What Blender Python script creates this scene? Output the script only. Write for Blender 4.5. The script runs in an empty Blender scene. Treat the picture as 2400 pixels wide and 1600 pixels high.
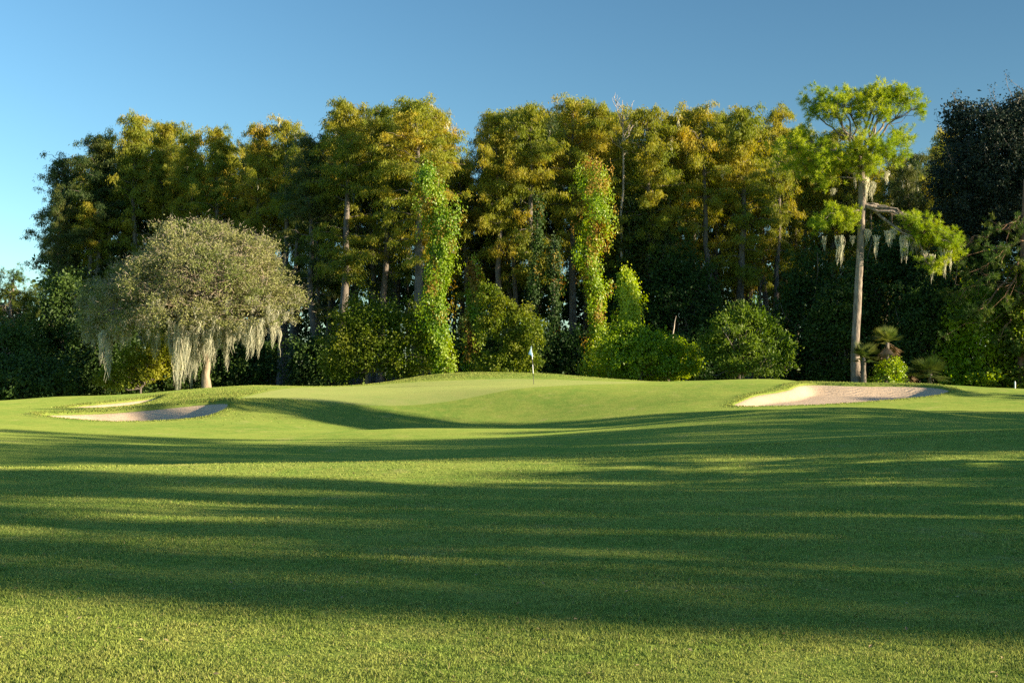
import bpy, math
import numpy as np
from mathutils import Vector
rad = math.radians
sc = bpy.context.scene

# ------------------------------------------------------------------ camera
F = 2800.0           # focal length in pixels of the 2400 px wide photograph
CZ = 1.8             # eye height above the fairway
HV = 880.0           # image row of the horizon
cam_d = bpy.data.cameras.new("camera"); cam = bpy.data.objects.new("camera", cam_d)
sc.collection.objects.link(cam); sc.camera = cam
cam_d.sensor_width = 36; cam_d.lens = 42.0; cam_d.shift_y = (HV - 800) / 2400.0
cam_d.clip_start = 0.1; cam_d.clip_end = 6000
cam.location = (0, 0, CZ); cam.rotation_euler = (rad(90), 0, 0)

# ------------------------------------------------------------------ sky, sun, exposure
SUN_EL, SUN_AZ = 13.8, 17.0      # elevation; degrees the sun stands behind the line pointing right
world = bpy.data.worlds.new("World"); sc.world = world; world.use_nodes = True
nt = world.node_tree; nt.nodes.clear()
wo = nt.nodes.new('ShaderNodeOutputWorld'); bg = nt.nodes.new('ShaderNodeBackground')
sky = nt.nodes.new('ShaderNodeTexSky'); sky.sky_type = 'NISHITA'; sky.sun_disc = False
sky.sun_elevation = rad(SUN_EL); sky.sun_rotation = rad(90 + SUN_AZ)
sky.air_density = 1.0; sky.dust_density = 0.25; sky.ozone_density = 2.2; sky.altitude = 10
bg.inputs['Strength'].default_value = 0.078
hs = nt.nodes.new('ShaderNodeHueSaturation'); hs.inputs['Saturation'].default_value = 1.1
# polarised look of the sky: darker at right angles to the sun
tc = nt.nodes.new('ShaderNodeTexCoord'); dp = nt.nodes.new('ShaderNodeVectorMath'); dp.operation = 'DOT_PRODUCT'
dp.inputs[1].default_value = (math.sin(rad(62)), math.cos(rad(62)), 0.62)
mr = nt.nodes.new('ShaderNodeMapRange'); mr.inputs['From Min'].default_value = 0.1; mr.inputs['From Max'].default_value = 0.95
mr.inputs['To Min'].default_value = 1.04; mr.inputs['To Max'].default_value = 0.60
mx = nt.nodes.new('ShaderNodeVectorMath'); mx.operation = 'SCALE'
nt.links.new(sky.outputs[0], hs.inputs['Color']); nt.links.new(hs.outputs[0], mx.inputs[0])
nt.links.new(tc.outputs['Generated'], dp.inputs[0]); nt.links.new(dp.outputs['Value'], mr.inputs['Value'])
nt.links.new(mr.outputs[0], mx.inputs['Scale'])
tint = nt.nodes.new('ShaderNodeVectorMath'); tint.operation = 'MULTIPLY'; tint.inputs[1].default_value = (0.74, 0.93, 0.95)
nt.links.new(mx.outputs[0], tint.inputs[0]); nt.links.new(tint.outputs[0], bg.inputs['Color'])
nt.links.new(bg.outputs[0], wo.inputs[0])
sd = bpy.data.lights.new("sun", 'SUN'); sun = bpy.data.objects.new("sun", sd); sc.collection.objects.link(sun)
sd.energy = 5.0; sd.angle = rad(0.5); sd.color = (1.0, 0.83, 0.56)
SV = Vector((math.cos(rad(SUN_EL)) * math.cos(rad(SUN_AZ)), -math.cos(rad(SUN_EL)) * math.sin(rad(SUN_AZ)), math.sin(rad(SUN_EL))))
sun.rotation_euler = SV.to_track_quat('Z', 'Y').to_euler(); sun.location = SV * 150
sc.view_settings.view_transform = 'Standard'; sc.view_settings.look = 'None'
sc.view_settings.gamma = 1; sc.view_settings.exposure = 1.6
sc.render.engine = 'CYCLES'
sc.cycles.max_bounces = 6; sc.cycles.diffuse_bounces = 3; sc.cycles.transmission_bounces = 4; sc.cycles.transparent_max_bounces = 4
sc.cycles.caustics_reflective = False; sc.cycles.caustics_refractive = False
sc.cycles.use_denoising = False

# ------------------------------------------------------------------ helpers
def tag(o, label=None, cat=None, group=None, kind=None):
    if label: o["label"] = label
    if cat: o["category"] = cat
    if group: o["group"] = group
    if kind: o["kind"] = kind
    return o

def obj(name, me, parent=None, loc=None):
    o = bpy.data.objects.new(name, me); sc.collection.objects.link(o)
    if parent is not None: o.parent = parent
    if loc is not None: o.location = loc
    return o

class Geo:
    """collects vertices and quads / triangles with a material slot, builds ONE mesh"""
    def __init__(s): s.v = []; s.q = []; s.t = []; s.qm = []; s.tm = []; s.n = 0
    def add(s, V, Q=None, T=None, m=0):
        V = np.asarray(V, dtype=np.float32).reshape(-1, 3)
        if Q is not None and len(Q):
            Q = np.asarray(Q, dtype=np.int32).reshape(-1, 4); s.q.append(Q + s.n); s.qm.append(np.full(len(Q), m, np.int32))
        if T is not None and len(T):
            T = np.asarray(T, dtype=np.int32).reshape(-1, 3); s.t.append(T + s.n); s.tm.append(np.full(len(T), m, np.int32))
        s.v.append(V); s.n += len(V)
    def mesh(s, name, mats, smooth=False):
        me = bpy.data.meshes.new(name)
        V = np.concatenate(s.v); Q = np.concatenate(s.q) if s.q else np.zeros((0, 4), np.int32)
        T = np.concatenate(s.t) if s.t else np.zeros((0, 3), np.int32)
        nq, ntr = len(Q), len(T)
        me.vertices.add(len(V)); me.vertices.foreach_set('co', V.ravel())
        me.loops.add(nq * 4 + ntr * 3); me.loops.foreach_set('vertex_index', np.concatenate([Q.ravel(), T.ravel()]).astype(np.int32))
        me.polygons.add(nq + ntr)
        st = np.concatenate([np.arange(nq) * 4, nq * 4 + np.arange(ntr) * 3]).astype(np.int32)
        me.polygons.foreach_set('loop_start', st)
        mi = np.concatenate(s.qm + s.tm) if (s.qm or s.tm) else np.zeros(0, np.int32)
        for m in (mats if isinstance(mats, (list, tuple)) else [mats]): me.materials.append(m)
        me.polygons.foreach_set('material_index', mi)
        me.polygons.foreach_set('use_smooth', np.full(nq + ntr, smooth, bool))
        me.update(calc_edges=True)
        return me

def unit(a): return a / np.maximum(np.linalg.norm(a, axis=-1, keepdims=True), 1e-9)

def cards(g, C, D, L, W, r, N=None, m=0, bend=0.0):
    """leaf shaped quads: base at C, pointing along D, length L, width W, facing N (or any way)"""
    C = np.asarray(C); n = len(C)
    if n == 0: return
    D = unit(np.asarray(D)); R = r.normal(size=(n, 3)) if N is None else N
    S = unit(np.cross(D, R)); L = np.broadcast_to(L, (n,))[:, None]; W = np.broadcast_to(W, (n,))[:, None]
    up = np.cross(S, D)
    a = C; b = C + D * L * .45 + S * W * .5 + up * bend * L; c = C + D * L; d = C + D * L * .45 - S * W * .5 + up * bend * L
    V = np.stack([a, b, c, d], 1).reshape(-1, 3)
    g.add(V, Q=np.arange(n * 4).reshape(n, 4), m=m)

def tube(g, P, Rr, seg=8, m=0, r=None, rough=0.0, cap=True):
    P = np.asarray(P, float); k = len(P); Rr = np.broadcast_to(np.asarray(Rr, float), (k,))
    T = unit(np.gradient(P, axis=0)); ref = np.array([0, 0, 1.0]) if abs(T[:, 2]).mean() < .8 else np.array([1.0, 0, 0])
    A = unit(np.cross(T, ref)); B = np.cross(T, A)
    th = np.linspace(0, 2 * np.pi, seg, endpoint=False)
    rr = Rr[:, None] * (1 + (r.normal(size=(k, seg)) * rough if r is not None else 0))
    V = P[:, None] + A[:, None] * (np.cos(th)[None, :, None] * rr[..., None]) + B[:, None] * (np.sin(th)[None, :, None] * rr[..., None])
    i = np.arange(k - 1)[:, None] * seg; j = np.arange(seg)[None]; j2 = (j + 1) % seg
    Q = np.stack([i + j, i + j2, i + seg + j2, i + seg + j], -1).reshape(-1, 4)
    V = V.reshape(-1, 3)
    if cap:
        V = np.concatenate([V, P[-1:]]); e = (k - 1) * seg
        Tt = np.array([[e + a, e + (a + 1) % seg, len(V) - 1] for a in range(seg)])
        g.add(V, Q=Q, T=Tt, m=m)
    else: g.add(V, Q=Q, m=m)

def curve(p0, p1, sag, r, k=6, wob=.04):
    p0 = np.asarray(p0, float); p1 = np.asarray(p1, float); t = np.linspace(0, 1, k)[:, None]
    P = p0 + (p1 - p0) * t; P[:, 2] += sag * np.sin(np.pi * t[:, 0])
    P[1:-1] += r.normal(size=(k - 2, 3)) * wob * np.linalg.norm(p1 - p0)
    return P

# ------------------------------------------------------------------ materials
def newmat(name):
    m = bpy.data.materials.new(name); m.use_nodes = True; nt = m.node_tree; nt.nodes.clear()
    o = nt.nodes.new('ShaderNodeOutputMaterial'); return m, nt, o
def nd(nt, t, **k):
    n = nt.nodes.new(t)
    for a, b in k.items(): setattr(n, a, b)
    return n
def mixc(nt, f, a, b):
    n = nt.nodes.new('ShaderNodeMix'); n.data_type = 'RGBA'
    for s, v in ((n.inputs[0], f), (n.inputs[6], a), (n.inputs[7], b)):
        if isinstance(v, bpy.types.NodeSocket): nt.links.new(v, s)
        else: s.default_value = v if isinstance(v, (int, float)) else (*v, 1)
    return n.outputs[2]
def noise(nt, scale, detail=3, vec=None, rough=.5):
    n = nd(nt, 'ShaderNodeTexNoise'); n.inputs['Scale'].default_value = scale; n.inputs['Detail'].default_value = detail
    n.inputs['Roughness'].default_value = rough
    if vec is not None: nt.links.new(vec, n.inputs['Vector'])
    return n.outputs['Fac']
def ramp(nt, f, lo, hi):
    n = nd(nt, 'ShaderNodeMapRange'); n.inputs['From Min'].default_value = lo; n.inputs['From Max'].default_value = hi
    nt.links.new(f, n.inputs['Value']); return n.outputs[0]

def leafmat(name, a, b, c, trans=.35, rough=.55, spec=.25, nscale=.35, cfrac=.25):
    """a,b main leaf tones mixed leaf by leaf; c a third tone in patches"""
    m, nt, o = newmat(name)
    ge = nd(nt, 'ShaderNodeNewGeometry'); oi = nd(nt, 'ShaderNodeObjectInfo'); tcn = nd(nt, 'ShaderNodeTexCoord')
    va = nd(nt, 'ShaderNodeVectorMath', operation='ADD'); nt.links.new(tcn.outputs['Object'], va.inputs[0]); nt.links.new(oi.outputs['Location'], va.inputs[1])
    col = mixc(nt, ge.outputs['Random Per Island'], a, b)
    pn = ramp(nt, noise(nt, nscale, 3, va.outputs[0]), .5 - .25 * cfrac, .78 - .5 * cfrac)
    col = mixc(nt, pn, col, c)
    hv = nd(nt, 'ShaderNodeHueSaturation'); nt.links.new(col, hv.inputs['Color'])
    mr = nd(nt, 'ShaderNodeMapRange'); nt.links.new(oi.outputs['Random'], mr.inputs['Value']); mr.inputs['To Min'].default_value = .8; mr.inputs['To Max'].default_value = 1.2
    nt.links.new(mr.outputs[0], hv.inputs['Value'])
    mh = nd(nt, 'ShaderNodeMapRange'); nt.links.new(oi.outputs['Random'], mh.inputs['Value']); mh.inputs['To Min'].default_value = .515; mh.inputs['To Max'].default_value = .485
    nt.links.new(mh.outputs[0], hv.inputs['Hue'])
    p = nd(nt, 'ShaderNodeBsdfPrincipled'); p.inputs['Roughness'].default_value = rough; p.inputs['Specular IOR Level'].default_value = spec
    nt.links.new(hv.outputs[0], p.inputs['Base Color'])
    t = nd(nt, 'ShaderNodeBsdfTranslucent'); tcol = nd(nt, 'ShaderNodeHueSaturation'); tcol.inputs['Value'].default_value = 1.5; tcol.inputs['Saturation'].default_value = 1.1
    nt.links.new(hv.outputs[0], tcol.inputs['Color']); nt.links.new(tcol.outputs[0], t.inputs['Color'])
    ms = nd(nt, 'ShaderNodeMixShader'); ms.inputs[0].default_value = trans
    nt.links.new(p.outputs[0], ms.inputs[1]); nt.links.new(t.outputs[0], ms.inputs[2]); nt.links.new(ms.outputs[0], o.inputs[0])
    return m

def barkmat(name, a, b, scale=6):
    m, nt, o = newmat(name); tcn = nd(nt, 'ShaderNodeTexCoord'); mp = nd(nt, 'ShaderNodeMapping'); mp.inputs['Scale'].default_value = (1, 1, .25)
    nt.links.new(tcn.outputs['Object'], mp.inputs[0])
    f = noise(nt, scale, 5, mp.outputs[0], .65)
    col = mixc(nt, ramp(nt, f, .35, .65), a, b)
    p = nd(nt, 'ShaderNodeBsdfPrincipled'); p.inputs['Roughness'].default_value = .9; nt.links.new(col, p.inputs['Base Color'])
    bp = nd(nt, 'ShaderNodeBump'); bp.inputs['Distance'].default_value = .09; bp.inputs['Strength'].default_value = 1; nt.links.new(f, bp.inputs['Height']); nt.links.new(bp.outputs[0], p.inputs['Normal'])
    nt.links.new(p.outputs[0], o.inputs[0]); return m

M = {}
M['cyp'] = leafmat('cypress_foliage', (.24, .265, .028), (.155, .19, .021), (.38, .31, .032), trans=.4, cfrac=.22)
M['cyp_shade'] = leafmat('cypress_foliage_shaded', (.065, .10, .024), (.04, .07, .018), (.12, .13, .024), trans=.3, cfrac=.25)  # darker copy of the cypress leaf, shade put into its colour
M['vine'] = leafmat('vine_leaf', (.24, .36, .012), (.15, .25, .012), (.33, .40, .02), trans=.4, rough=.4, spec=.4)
M['vine_shade'] = leafmat('vine_leaf_shaded', (.045, .09, .02), (.03, .065, .014), (.06, .11, .02), trans=.3)  # dimmer copy of the vine leaf, its colour carrying the wood's shade
M['russet'] = leafmat('vine_leaf_autumn', (.34, .23, .035), (.26, .24, .03), (.28, .14, .03), trans=.35)
M['shrub'] = leafmat('shrub_leaf', (.15, .2, .015), (.09, .14, .012), (.2, .22, .02), trans=.4)
M['glossy'] = leafmat('glossy_leaf', (.15, .22, .02), (.09, .15, .016), (.19, .25, .03), trans=.35, rough=.5, spec=.25)
M['oak'] = leafmat('oak_leaf', (.145, .185, .05), (.095, .13, .035), (.19, .205, .075), trans=.25, cfrac=.4)
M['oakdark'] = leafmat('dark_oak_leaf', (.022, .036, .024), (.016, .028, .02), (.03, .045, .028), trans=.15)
M['needle'] = leafmat('pine_needle', (.29, .37, .02), (.19, .28, .018), (.38, .42, .025), trans=.35, cfrac=.3)
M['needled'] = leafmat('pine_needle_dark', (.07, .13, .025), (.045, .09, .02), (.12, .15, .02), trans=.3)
M['twig'] = leafmat('grey_twig', (.34, .31, .23), (.22, .2, .15), (.30, .26, .19), trans=.05, rough=.9)
M['moss'] = leafmat('spanish_moss', (.56, .54, .42), (.44, .43, .33), (.6, .58, .45), trans=.3, rough=.9, spec=.05)
M['palm'] = leafmat('palm_frond', (.10, .14, .025), (.06, .1, .02), (.17, .17, .04), trans=.3)
M['palmdead'] = leafmat('dead_frond', (.33, .25, .15), (.25, .18, .1), (.2, .15, .1), trans=.2)
M['bark'] = barkmat('cypress_bark', (.19, .16, .135), (.08, .065, .055))
M['pinebark'] = barkmat('pine_bark', (.34, .28, .23), (.11, .085, .07), 5)
M['pinebarkred'] = barkmat('red_pine_bark', (.3, .17, .1), (.12, .07, .05), 5)
M['deadwood'] = barkmat('dead_wood', (.5, .42, .36), (.3, .25, .2), 5)
M['oakbark'] = barkmat('oak_bark', (.36, .3, .22), (.2, .15, .1), 5)

# ------------------------------------------------------------------ terrain height
def ZV(v, y): return CZ - (v - HV) * y / F
def XU(u, y): return (u - 1200.0) * y / F
rows = {   # distance: [(u, v) ...] of the surface seen there
 25: [(-500,1100),(0,1095),(600,1086),(1200,1070),(1800,1043),(2400,1008),(3000,985)],
 29: [(-500,1112),(0,1114),(600,1108),(1200,1082),(1800,1043),(2400,1010),(3000,990)],
 34: [(-500,1084),(0,1086),(600,1082),(1200,1061),(1800,1030),(2400,1003),(3000,985)],
 39: [(-500,1040),(0,1044),(600,1046),(1200,1033),(1600,1008),(1950,986),(2400,995),(3000,975)],
 44: [(-500,1010),(0,1020),(600,1030),(1200,1018),(1500,994),(1700,973),(1950,954),(2150,960),(2400,985),(3000,970)],
 48: [(-500,995),(0,1002),(600,1016),(950,1003),(1150,1002),(1350,1003),(1600,990),(1950,975),(2200,977),(2400,978),(3000,960)],
 52: [(-500,982),(0,988),(300,996),(600,994),(950,1022),(1200,1022),(1500,994),(1800,972),(2100,968),(2400,965),(3000,950)],
 56: [(-500,968),(0,972),(300,984),(600,972),(900,1004),(1200,1006),(1500,976),(1800,957),(2100,950),(2400,948),(3000,940)],
 60: [(-500,958),(0,960),(300,961),(500,944),(600,934),(900,972),(1200,982),(1500,950),(1750,928),(1950,930),(2150,930),(2400,930),(3000,930)],
 64: [(-500,955),(0,951),(300,949),(450,935),(600,928),(900,929),(1200,917),(1500,914),(1800,900),(1950,901),(2150,903),(2260,903),(2400,915),(3000,920)],
 68: [(-500,955),(0,944),(300,935),(600,915),(900,914),(1200,901),(1500,898),(1800,891),(1950,902),(2150,904),(2400,912),(3000,920)],
 72: [(-500,955),(0,939),(130,928),(300,925),(450,912),(600,902),(700,905),(850,906),(1000,893),(1200,886),(1500,895),(1600,894),(1830,888),(1950,902),(2150,905),(2400,914),(3000,920)],
 76: [(-500,955),(0,942),(300,928),(600,906),(850,906),(1000,879),(1130,872),(1300,877),(1480,891),(1600,897),(1830,893),(2100,905),(2400,917),(3000,925)],
}
cp = []
for y, L in rows.items():
    for u, v in L: cp.append((XU(u, y), y, ZV(v, y)))
for x in (-60, -25, -8, 0): cp += [(x, 3, 0), (x, 9, 0), (x, 15, -.01), (x, 20, -.05)]
cp += [(8, 3, 0), (25, 3, 0), (60, 3, .2), (5, 9, .03), (12, 9, .12), (25, 9, .3), (60, 9, .5), (5, 15, .08), (12, 15, .3), (25, 15, .6), (60, 15, 1), (4, 20, .1), (9, 20, .33), (20, 20, .7), (60, 20, 1.2)]
for x, z in ((-60, -.6), (-30, -.2), (-20, .6), (0, 1.0), (18, .9), (32, .5), (60, .5)): cp.append((x, 82, z))
for x in (-60, -30, 0, 30, 60): cp += [(x, 95, .3), (x, 130, .2)]
for y in (30, 40, 50, 60, 70): cp += [(-62, y, -.7), (62, y, 1.0)]
cp = np.array(cp); SX = .6
def tps(X, Y):
    out = np.zeros(X.shape)
    for (cx, cy, _), w in zip(cp, TW[:-3]):
        r2 = ((X - cx) * SX) ** 2 + (Y - cy) ** 2 + 1e-9; out += w * r2 * np.log(r2)
    return out + TW[-3] + TW[-2] * X + TW[-1] * Y
def _fit():
    n = len(cp); dx = (cp[:, None, 0] - cp[None, :, 0]) * SX; dy = cp[:, None, 1] - cp[None, :, 1]
    r2 = dx ** 2 + dy ** 2 + 1e-9; K = r2 * np.log(r2) + np.eye(n) * 2.0
    Pm = np.c_[np.ones(n), cp[:, 0], cp[:, 1]]
    A = np.block([[K, Pm], [Pm.T, np.zeros((3, 3))]])
    return np.linalg.solve(A, np.r_[cp[:, 2], 0, 0, 0])
TW = _fit()
GX = np.arange(-62, 62.01, .25); GY = np.arange(2, 132.01, .25)
_X, _Y = np.meshgrid(GX, GY); HG = tps(_X, _Y)
HG += .012 * np.sin(_X * .9 + _Y * .4) * np.sin(_Y * 1.1 - _X * .3) + .02 * np.sin(_X * .33 + 1) * np.sin(_Y * .5 + _X * .1)
def Hf(x, y):
    x = np.clip(np.asarray(x, float), -61.9, 61.9); y = np.clip(np.asarray(y, float), 2.05, 131.9)
    fx = (x - GX[0]) / .25; fy = (y - GY[0]) / .25; i = np.floor(fx).astype(int); j = np.floor(fy).astype(int); a = fx - i; b = fy - j
    return (HG[j, i] * (1 - a) * (1 - b) + HG[j, i + 1] * a * (1 - b) + HG[j + 1, i] * (1 - a) * b + HG[j + 1, i + 1] * a * b)

def smooth_poly(P, it=3):
    P = np.asarray(P, float)
    for _ in range(it):
        Nn = np.roll(P, -1, 0); P = np.stack([P * .75 + Nn * .25, P * .25 + Nn * .75], 1).reshape(-1, 2)
    return P
def sdist(X, Y, P):
    """positive inside"""
    d = np.full(X.shape, 1e9); ins = np.zeros(X.shape, bool); n = len(P)
    for k in range(n):
        ax, ay = P[k]; bx, by = P[(k + 1) % n]; ex, ey = bx - ax, by - ay
        t = np.clip(((X - ax) * ex + (Y - ay) * ey) / (ex * ex + ey * ey + 1e-12), 0, 1)
        d = np.minimum(d, np.hypot(X - ax - t * ex, Y - ay - t * ey))
        c = ((ay > Y) != (by > Y)) & (X < (bx - ax) * (Y - ay) / (by - ay + 1e-12) + ax); ins ^= c
    return np.where(ins, d, -d)
def upoly(L): return smooth_poly([(XU(u, y), y) for u, y in L])
B_RIGHT = upoly([(1700,57.2),(1850,56.6),(2000,57.6),(2110,59.2),(2200,60.2),(2235,61.8),(2200,63.2),(2100,63.8),(1990,63.9),(1900,64.3),(1868,63.6),(1850,62),(1775,60.6),(1745,59.3)])
B_LOW = upoly([(70,57.2),(150,55.6),(350,54.4),(460,55),(520,56.8),(545,59.3),(500,60.2),(400,59.8),(290,59.2),(180,58.6)])
B_UP = upoly([(145,63),(185,64.6),(260,66),(390,68.2),(372,66),(320,63.6),(250,62.2),(170,62.2)])
GREEN = upoly([(545,62.5),(600,66),(680,70.5),(860,73),(1020,71.6),(1200,72),(1400,71.8),(1550,70.5),(1500,68.2),(1330,66.2),(1150,63.6),(950,61.6),(750,61),(600,61)])
BUNK = [B_RIGHT, B_LOW, B_UP]
def sstep(t): t = np.clip(t, 0, 1); return t * t * (3 - 2 * t)
def bunker_depth(d, y, P):
    # gentle at the front, deeper under the back lip
    yc = (y - P[:, 1].min()) / (P[:, 1].max() - P[:, 1].min())
    return .06 + (.22 + .30 * yc) * sstep(d / .8)
def Hturf(x, y):
    h = Hf(x, y); x = np.asarray(x, float); y = np.asarray(y, float)
    for P in BUNK:
        m = (x > P[:, 0].min() - 1.5) & (x < P[:, 0].max() + 1.5) & (y > P[:, 1].min() - 1.5) & (y < P[:, 1].max() + 1.5)
        if not m.any(): continue
        d = sdist(x[m], y[m], P); yc = np.clip((y[m] - P[:, 1].min()) / (P[:, 1].max() - P[:, 1].min()), 0, 1)
        lip = (.2 if P is B_LOW else .12) * np.exp(-((d + .35) / .4) ** 2) * yc          # soft raised back lip
        h[m] += lip; h[m] = np.where(d > 0, h[m] - .62 * sstep(d / .15), h[m])
    return h

# ------------------------------------------------------------------ ground materials
def grassmat(name, a, b, c, dry, bump=.05, bscale=14, blade=False):
    m, nt, o = newmat(name); tcn = nd(nt, 'ShaderNodeTexCoord'); V = tcn.outputs['Object']
    n1 = ramp(nt, noise(nt, .22, 4, V, .6), .38, .62); n2 = ramp(nt, noise(nt, 1.6, 4, V, .65), .4, .62); n3 = ramp(nt, noise(nt, bscale, 3, V, .7), .3, .7)
    col = mixc(nt, n1, a, b)
    mm = nd(nt, 'ShaderNodeMath', operation='MULTIPLY'); nt.links.new(n2, mm.inputs[0]); mm.inputs[1].default_value = .55
    col = mixc(nt, mm.outputs[0], col, c)
    ds = ramp(nt, noise(nt, .55, 6, V, .75), .58, .74); dm = nd(nt, 'ShaderNodeMath', operation='MULTIPLY'); nt.links.new(ds, dm.inputs[0]); dm.inputs[1].default_value = .6
    col = mixc(nt, dm.outputs[0], col, dry)
    if blade:
        ge = nd(nt, 'ShaderNodeNewGeometry'); rp = ge.outputs['Random Per Island']
        hv = nd(nt, 'ShaderNodeHueSaturation'); nt.links.new(col, hv.inputs['Color']); mr = nd(nt, 'ShaderNodeMapRange'); nt.links.new(rp, mr.inputs['Value']); mr.inputs['To Min'].default_value = .55; mr.inputs['To Max'].default_value = 1.45
        nt.links.new(mr.outputs[0], hv.inputs['Value']); col = hv.outputs[0]
        col = mixc(nt, ramp(nt, rp, .9, 1.0), col, dry)
        p = nd(nt, 'ShaderNodeBsdfDiffuse'); nt.links.new(col, p.inputs['Color'])
        t = nd(nt, 'ShaderNodeBsdfTranslucent'); nt.links.new(col, t.inputs['Color']); ms = nd(nt, 'ShaderNodeMixShader'); ms.inputs[0].default_value = .4
        nt.links.new(p.outputs[0], ms.inputs[1]); nt.links.new(t.outputs[0], ms.inputs[2]); nt.links.new(ms.outputs[0], o.inputs[0]); return m
    hv = nd(nt, 'ShaderNodeHueSaturation'); nt.links.new(col, hv.inputs['Color']); mr = nd(nt, 'ShaderNodeMapRange'); nt.links.new(n3, mr.inputs['Value']); mr.inputs['To Min'].default_value = .75; mr.inputs['To Max'].default_value = 1.25
    nt.links.new(mr.outputs[0], hv.inputs['Value']); col = hv.outputs[0]
    p = nd(nt, 'ShaderNodeBsdfPrincipled'); p.inputs['Roughness'].default_value = 1; p.inputs['Specular IOR Level'].default_value = 0
    p.inputs['Sheen Weight'].default_value = .5; p.inputs['Sheen Roughness'].default_value = .5
    nt.links.new(col, p.inputs['Base Color']); nt.links.new(col, p.inputs['Sheen Tint'])
    bp = nd(nt, 'ShaderNodeBump'); bp.inputs['Distance'].default_value = bump; bp.inputs['Strength'].default_value = 1
    nt.links.new(noise(nt, bscale * 1.3, 4, V, .7), bp.inputs['Height']); nt.links.new(bp.outputs[0], p.inputs['Normal'])
    nt.links.new(p.outputs[0], o.inputs[0]); return m
M['turf'] = grassmat('turf', (.165, .215, .045), (.12, .185, .036), (.21, .235, .055), (.31, .26, .12), bump=.010, bscale=11)
M['green'] = grassmat('putting_green', (.205, .24, .075), (.185, .23, .07), (.235, .25, .085), (.26, .25, .11), bump=.006, bscale=30)
M['blade'] = grassmat('grass_blade', (.285, .345, .075), (.20, .285, .058), (.36, .37, .10), (.42, .36, .16), blade=True)

def sandmat():
    m, nt, o = newmat('sand'); tcn = nd(nt, 'ShaderNodeTexCoord'); V = tcn.outputs['Object']
    col = mixc(nt, ramp(nt, noise(nt, 1.2, 5, V, .7), .35, .65), (.54, .405, .29), (.47, .35, .245))
    wv = nd(nt, 'ShaderNodeTexWave'); wv.inputs['Scale'].default_value = 1.9; wv.inputs['Distortion'].default_value = 7; wv.inputs['Detail'].default_value = 2; wv.inputs['Detail Scale'].default_value = .5; wv.bands_direction = 'Y'
    nt.links.new(V, wv.inputs['Vector'])
    ad = nd(nt, 'ShaderNodeMath', operation='MULTIPLY_ADD'); nt.links.new(noise(nt, 9, 4, V, .7), ad.inputs[0]); ad.inputs[1].default_value = 1.2; nt.links.new(wv.outputs['Fac'], ad.inputs[2])
    p = nd(nt, 'ShaderNodeBsdfPrincipled'); p.inputs['Roughness'].default_value = 1; nt.links.new(col, p.inputs['Base Color'])
    bp = nd(nt, 'ShaderNodeBump'); bp.inputs['Distance'].default_value = .02; nt.links.new(ad.outputs[0], bp.inputs['Height']); nt.links.new(bp.outputs[0], p.inputs['Normal'])
    nt.links.new(p.outputs[0], o.inputs[0]); return m
M['sand'] = sandmat()

# ------------------------------------------------------------------ ground sheet (one sheet to the horizon)
def gridmesh(name, X, Y, Z, mat, mask=None, smooth=True):
    ny, nx = X.shape; g = Geo(); idx = np.arange(nx * ny).reshape(ny, nx)
    Q = np.stack([idx[:-1, :-1], idx[:-1, 1:], idx[1:, 1:], idx[1:, :-1]], -1)
    V = np.stack([X, Y, Z], -1).reshape(-1, 3)
    if mask is not None:
        k = mask[:-1, :-1] & mask[:-1, 1:] & mask[1:, 1:] & mask[1:, :-1]; Q = Q[k]
        used = np.unique(Q); rm = np.full(len(V), -1, np.int64); rm[used] = np.arange(len(used)); V = V[used]; Q = rm[Q.reshape(-1, 4)]
    g.add(V, Q=Q.reshape(-1, 4)); return g.mesh(name, mat, smooth)
xs = np.concatenate([-np.geomspace(2500, 64, 16), np.arange(-61, -30, 1.0), np.arange(-30, 30, .13), np.arange(30, 62, 1.0), np.geomspace(64, 2500, 16)])
ys = np.concatenate([-np.geomspace(1500, 12, 10), np.arange(-9, 4, 1.5), np.arange(4, 26, .3), np.arange(26, 52, .3), np.arange(52, 70, .13), np.arange(70, 82, .25), np.arange(82, 132, 2.0), np.geomspace(135, 5000, 20)])
X, Y = np.meshgrid(xs, ys)
tag(obj('ground', gridmesh('ground', X, Y, Hturf(X, Y), M['turf'])), 'rolling mown fairway turf striped with long tree shadows', None, None, 'structure')
def patch(name, P, zf, mat, res, label, dmin):
    a0, b0 = P.min(0) - .5; a1, b1 = P.max(0) + .5
    X, Y = np.meshgrid(np.arange(a0, a1, res), np.arange(b0, b1, res)); d = sdist(X, Y, P)
    return tag(obj(name, gridmesh(name, X, Y, zf(X, Y, d), mat, d > dmin)), label, None, None, 'structure')
patch('putting_green', GREEN, lambda x, y, d: Hf(x, y) + .012 - .03 * sstep(1 - (d + .1) / .5), M['green'], .2, 'smooth tan putting green around the flagstick', -.1)
for P, lb in ((B_RIGHT, 'large pale sand bunker cut into the bank below the lone pine'), (B_LOW, 'long lower sand bunker half in shade under a grassy lip'), (B_UP, 'narrow upper sand bunker behind the long lower one')):
    patch('sand_bunker', P, lambda x, y, d, P=P: Hf(x, y) - bunker_depth(np.maximum(d, 0), y, P), M['sand'], .12, lb, -.13)

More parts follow.
